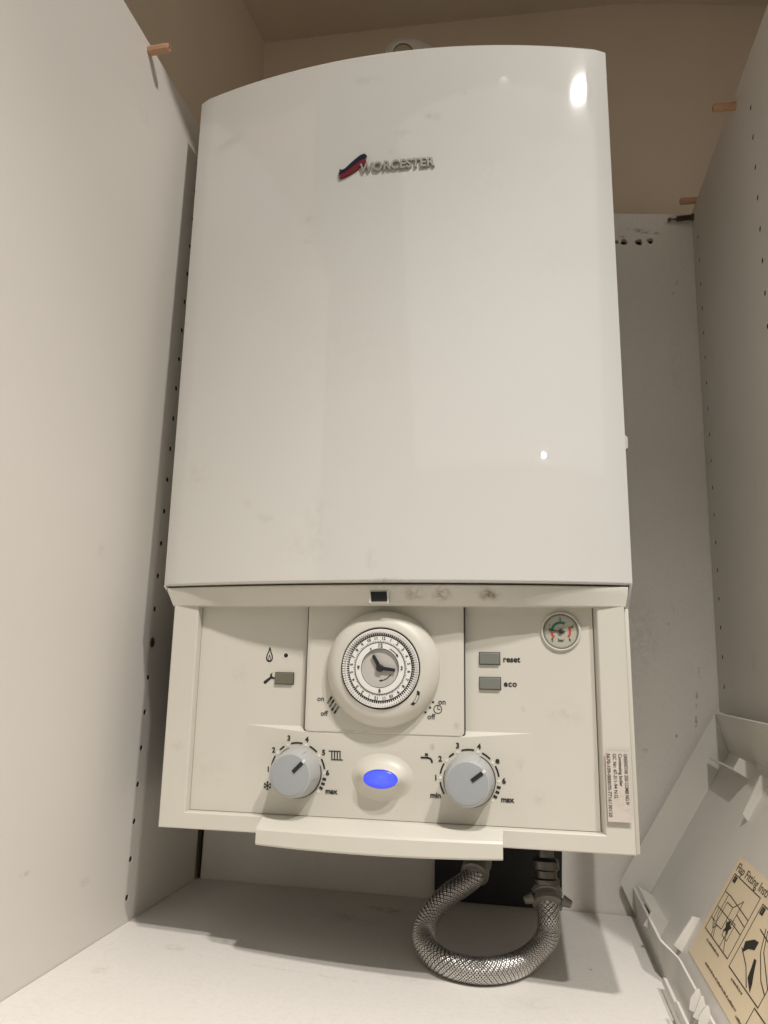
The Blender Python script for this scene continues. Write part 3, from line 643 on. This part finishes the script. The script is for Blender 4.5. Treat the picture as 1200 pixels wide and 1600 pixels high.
# ------------------------------------------------------------------ braided filling hose
hz = thing('filling_hose', 'braided steel flexible hose looping below the boiler onto the shelf', 'hose', (.085, .08, -.31))
ctrl = [(.0716, .156, -.2440), (.0690, .1420, -.2545), (.0590, .1310, -.2615), (.0474, .1210, -.2677), (.0330, .1080, -.2810), (.0285, .0910, -.2925), (.0355, .0676, -.2970), (.0518, .0480, -.2987), (.0677, .0415, -.2993), (.0837, .0435, -.3000), (.0999, .0550, -.3006), (.1151, .0755, -.3005), (.1280, .0975, -.2965), (.1350, .1085, -.2875), (.1357, .1095, -.2765), (.1346, .1150, -.2640), (.1342, .1200, -.2560)]
def catmull(P, n):
    P = [Vector(p) for p in P]; P = [2*P[0]-P[1]] + P + [2*P[-1]-P[-2]]; out = []
    for i in range(1, len(P)-2):
        for k in range(n):
            t = k/n; a, b, c, d = P[i-1], P[i], P[i+1], P[i+2]
            out.append(.5*((2*b)+(c-a)*t+(2*a-5*b+4*c-d)*t*t+(3*b-a-3*c+d)*t**3))
    return out + [P[-2]]
path = catmull(ctrl, 24); HR = .0096
mb = MB(); mb.tube(path, HR-.0006, 20); core = mb.build('hose_core', M_rubber, hz, 60)
# the braid: ribbons of wire wound both ways, passing over and under
cum = [0.0]
for a, b in zip(path, path[1:]): cum.append(cum[-1]+(b-a).length)
frames = []; up = None
for i, p in enumerate(path):
    t = (path[min(i+1, len(path)-1)]-path[max(i-1, 0)]).normalized()
    if up is None: up = t.orthogonal().normalized()
    up = (up-t*up.dot(t)).normalized(); frames.append((p, up.copy(), t.cross(up)))
def at(s):
    import bisect
    i = max(0, min(len(cum)-2, bisect.bisect_right(cum, s)-1)); k = (s-cum[i])/(cum[i+1]-cum[i])
    p, u, v = [frames[i][j].lerp(frames[i+1][j], k) for j in range(3)]; return p, u, v
NC = 22; pitch = .044; tot = cum[-1]; verts = []; faces = []
nseg = int(tot/pitch*NC*2*6)
for sgn in (1, -1):
    for c in range(NC):
        base = len(verts)
        for i in range(nseg+1):
            s = tot*i/nseg; ang = 2*pi*(c/NC + sgn*s/pitch) 
            ph = s/pitch*NC*2 + (c*1.0) * 1
            lift = .00026*cos(pi*(s/pitch*NC*2 + c)/1.0 + (0 if sgn > 0 else pi))*1.0
            p, u, v = at(s); rr = HR+lift; hw = .00052/HR
            for da, dr in ((-hw, -.00012), (0, .00010), (hw, -.00012)):
                a = ang+da; verts.append(p+(rr+dr)*(cos(a)*u+sin(a)*v))
            if i:
                q = base+3*i
                for k in range(2): faces.append((q-3+k, q-2+k, q+1+k, q+k))
me = bpy.data.meshes.new('wire_braid'); me.from_pydata([tuple(v) for v in verts], [], faces); me.update()
br = finish(me, 'wire_braid', M_braid, hz, 0); me.shade_smooth(); br['kind'] = 'stuff'
def ferrule(p0, p1, r, m, name, parent=hz, prof=None):
    p0, p1 = Vector(p0), Vector(p1); d = p1-p0
    prof = prof or [(0, .86), (.06, 1.0), (.30, 1.0), (.36, .93), (.62, .93), (.68, 1.0), (.94, 1.0), (1, .86)]
    q = MB(); q.tube([p0+d*t for t, _ in prof], [r*k for _, k in prof], 28); return q.build(name, m, parent, 30)
ferrule((.0688, .1385, -.2545), (.0716, .1560, -.2440), .0132, M_valve, 'end_ferrule')
ferrule((.0715, .157, -.2460), (.0716, .159, -.2100), .0095, M_dsteel, 'inlet_pipe')
ferrule((.0720, .155, -.2340), (.0900, .153, -.2330), .0040, M_valve, 'tap_lever')
ferrule((.1352, .1105, -.2665), (.1342, .1210, -.2565), .0134, M_valve, 'end_ferrule')
vb = ferrule((.1340, .1200, -.2570), (.1335, .1230, -.2300), .0118, M_dsteel, 'valve_body', prof=[(0, .9), (.1, 1), (.35, 1), (.4, .82), (.6, .82), (.66, 1.02), (.9, 1.02), (1, .8)])
ferrule((.1335, .1230, -.2310), (.1335, .1235, -.2050), .0075, M_dsteel, 'outlet_pipe')
for s in (-1, 1):
    ferrule((.1350+s*.0125, .1115, -.2615), (.1350+s*.0205, .1105, -.2640), .0042, M_valve, 'wing_tab', prof=[(0, 1.2), (.5, .95), (.9, .8), (1, .5)])

# ------------------------------------------------------------------ the removed flap leaning in the right corner
FL = thing('removed_flap', 'white plastic boiler flap leaning in the right corner, inside face showing', 'flap', (.230, .10, -.316))
C0 = Vector((.2290, 0, -.3158)); bv = Vector((.504, 0, .864)); nv = Vector((-.864, 0, .504)); YE = .27
def FP(a, b, n): return C0 + bv*b + nv*n + Vector((0, YE-a, 0))   # a along the flap from its far end, b up its face, n out of it
BT = .202; LEN = .435
mb = MB(); rows = []
for n0 in (0, -.0022):
    pass
bs = [0, .004, .03, .08, .13, .17, BT-.004, BT]; aa = [LEN*i/16 for i in range(17)]
def bow(a, b): return .0
mb.loft([[FP(a, b, bow(a, b)) for b in bs] for a in aa], False)
mb.loft([[FP(a, b, bow(a, b)-.0022) for b in bs] for a in aa], False)
for e in (0, -1): mb.loft([[FP(aa[e], b, 0) for b in bs], [FP(aa[e], b, -.0022) for b in bs]], False)
mb.build('flap_base', M_flap, FL, 40)
def slab(name, poly, w0, w1, f, m=M_flap, parent=FL, bev=0):
    q = MB(); q.prism(poly, w0, w1, f); return q.build(name, m, parent, 30)
# far end cheek, rounded at both free corners
def fil(p, q, r, n=5): return [tuple(Vector(p).lerp(Vector(q), i/n)) for i in range(n+1)]
cheek = [(0, -.0022), (.0215, .0285), (.0235, .0298), (.0265, .0305), (.226, .0305), (.230, .0298), (.2325, .028), (.2325, .024), (BT, -.0022)]
slab('end_cheek', cheek, -.0001, -.0024, lambda u, v, w: FP(w+.0024-.0024, u, v))
slab('end_cheek', cheek, LEN, LEN+.0024, lambda u, v, w: FP(w, u, v))
# lower return wall with its thin rim, upper return wall
def wall(name, p, q, a0, a1, t, steps=1):
    (b0, n0), (b1, n1) = p, q; d = Vector((b1-b0, n1-n0)); m_ = Vector((-d.y, d.x)).normalized()*t
    return slab(name, [(b0, n0), (b1, n1), (b1+m_.x, n1+m_.y), (b0+m_.x, n0+m_.y)], a0, a1, lambda u, v, w: FP(w, u, v))
wall('lower_wall', (.0005, -.0018), (.0258, .0173), .0006, .160, -.0022)
q = MB(); A_1 = [(.0005, -.0018), (.0258, .0173), (.0272, .0155), (.0020, -.0032)]; A_2 = [(.0005, -.0018), (.0262, .0050), (.0268, .0030), (.0012, -.0036)]
q.loft([[FP(a, b*(1-t)+d_*t, n_*(1-t)+e_*t) for (b, n_), (d_, e_) in zip(A_1, A_2)] for a, t in ((.160, 0), (.165, .12), (.172, .5), (.179, .88), (.184, 1))], True, True, True); q.build('rim_step', M_flap, FL, 30)
wall('lower_wall', (.0005, -.0018), (.0262, .0050), .184, LEN-.0006, -.0022)
wall('upper_wall', (BT-.001, -.0015), (.2300, .0290), .0006, LEN-.0006, .0024)
# rim step and stiffening ribs, clips
slab('stiffening_rib', [(.0290, 0), (.0600, 0), (.0575, .0055), (.0300, .0075)], .1630, .1662, lambda u, v, w: FP(w, u, v))
slab('stiffening_rib', [(.150, 0), (.190, 0), (.190, .008), (.153, .006)], .150, .153, lambda u, v, w: FP(w, u, v))
for (b0, b1, a0, a1) in ((.0300, .0318, .012, .098), (.1830, .1848, .006, .105)):
    c = slab('clip_bar', [(b0, 0), (b1, 0), (b1, .0165), (b0, .0165)], a0, a1, lambda u, v, w: FP(w, u, v))
    sg = -1 if b0 < .1 else 1
    slab('clip_end', sorted([(b0, 0), (b0, .0165)])+[(b0+sg*.013, .0165), (b0+sg*.013, 0)], a1-.0001, a1-.0021, lambda u, v, w: FP(w, u, v), parent=c)
# hinge lugs at the near end of the lower wall
for k, a in enumerate((.262, .274, .290)):
    slab('hinge_lug', [(.0170, .0035), (.0275, .0050), (.0320, .0085), (.0310, .0105), (.0235, .0112-.002*(k % 2)), (.0165, .0085)], a, a+.0014, lambda u, v, w: FP(w, u, v))
slab('hinge_bar', [(.0035, .0075), (.0075, .0085), (.0085, .0060), (.0045, .0048)], .185, .275, lambda u, v, w: FP(w, u, v))
slab('hinge_bar', [(.0085, .0118), (.0120, .0126), (.0128, .0105), (.0094, .0096)], .245, .330, lambda u, v, w: FP(w, u, v))
# instruction label
def lab_f(u, v, w): return FP(u, v, .0003+w)
q = MB(); q.prism([(.1795, .0355), (.372, .0355), (.372, .1228), (.1795, .1228)], -.0002, .0001, lab_f); lb = q.build('instruction_label', M_label, FL, 0)
def ink(lines, w, name='diagram_lines', m=M_labelink):
    q = MB()
    for l in lines: q.stroke(l, w, .0000, .0003, lab_f)
    return q.build(name, m, lb, 0)
def fillp(polys, name='diagram_shape', m=M_labelink):
    for p in polys:
        q = MB(); q.prism(p, .0000, .00035, lab_f); q.build(name, m, lb, 0)
def bx_(a0, a1, b0, b1): return [(a0, b0), (a1, b0), (a1, b1), (a0, b1), (a0, b0)]
me = text_mesh('Flap Fitting Instructions', .0098, bold=.00008, extrude=.0001, valign='BOTTOM_BASELINE'); xs = [v.co.x for v in me.vertices]; kk = .118/(max(xs)-min(xs))
remap(me, lambda v: FP(.1860+v.x*kk, .1118+v.y, .0004+v.z)); finish(me, 'label_lettering', M_labelink, lb, 0)
ink([bx_(.1885, .2570, .0598, .1090), bx_(.2655, .3340, .0575, .1070), bx_(.330, .366, .0080+.036, .0555)], .0007, 'diagram_frame')
fillp([[(.1915, .1030), (.1985, .1030), (.1985, .1080), (.1915, .1080)], [(.2675, .1005), (.2745, .1005), (.2745, .1060), (.2675, .1060)]])
for s_, a, b in (('1', .1950, .1055), ('2', .2710, .1033)):
    me = text_mesh(s_, .0045, extrude=.00005, align='CENTER'); remap(me, lambda v: FP(a+v.x, b+v.y, .0008)); finish(me, 'label_lettering', M_label, lb, 0)
ink([[(.1885, .093), (.2040, .0935), (.2570, .0905)], [(.1990, .0935), (.1990, .0760), (.2130, .0600)], [(.1885, .0800), (.2010, .0800), (.2180, .0800), (.2570, .0790)], [(.2040, .0880), (.2200, .0885), (.2200, .0700), (.2040, .0690), (.2040, .0880)],
     [(.2200, .0885), (.2330, .0980), (.2330, .0600)], [(.1885, .0700), (.2010, .0700), (.2080, .0600)], [(.2330, .0870), (.2570, .0850)], [(.1940, .0800), (.1950, .0700), (.2030, .0650), (.2090, .0690)], [(.2200, .0780), (.2330, .0700), (.2450, .0600)]], .0006)
fillp([[(.2235, .0775), (.2290, .0800), (.2320, .0770), (.2370, .0775), (.2335, .0740), (.2350, .0705), (.2295, .0725), (.2245, .0700), (.2260, .0740)]])
ink([bx_(.2265, .2400, .0675, .0810)], .0004)
fillp([[(.2700, .0790), (.2820, .0850), (.2900, .0860), (.2900, .0800), (.2800, .0770), (.2740, .0720)], [(.2960, .0760), (.3000, .0765), (.3060, .0690), (.3110, .0640), (.3140, .0590), (.3060, .0620), (.3010, .0640), (.2990, .0700)]])
ink([[(.2700, .0740), (.2900, .0680), (.3060, .0590)], [(.2820, .0930), (.3340, .0880)], [(.2900, .0960), (.3000, .0820), (.3200, .0700), (.3340, .0660)], [(.2940, .0960), (.3040, .0840), (.3340, .0700)], [(.2990, .1000), (.3020, .0950), (.3080, .0960), (.3060, .1010), (.2990, .1000)]], .0007)
def caption(a0, a1, b, h):
    q = MB(); a = a0
    while a < a1:
        w = random.uniform(.0009, .0018); k = random.uniform(.55, 1)
        q.prism([(a, b), (a+w, b), (a+w, b+h*k), (a, b+h*k)], 0, .0003, lab_f); a += w+random.choice((.0004, .0004, .0012))
    q.build('small_print', M_caption, lb, 0)
caption(.2030, .2400, .0545, .0018); caption(.2790, .3060, .0530, .0018); caption(.2240, .3080, .0425, .0018); caption(.3120, .3600, .0405, .0018)
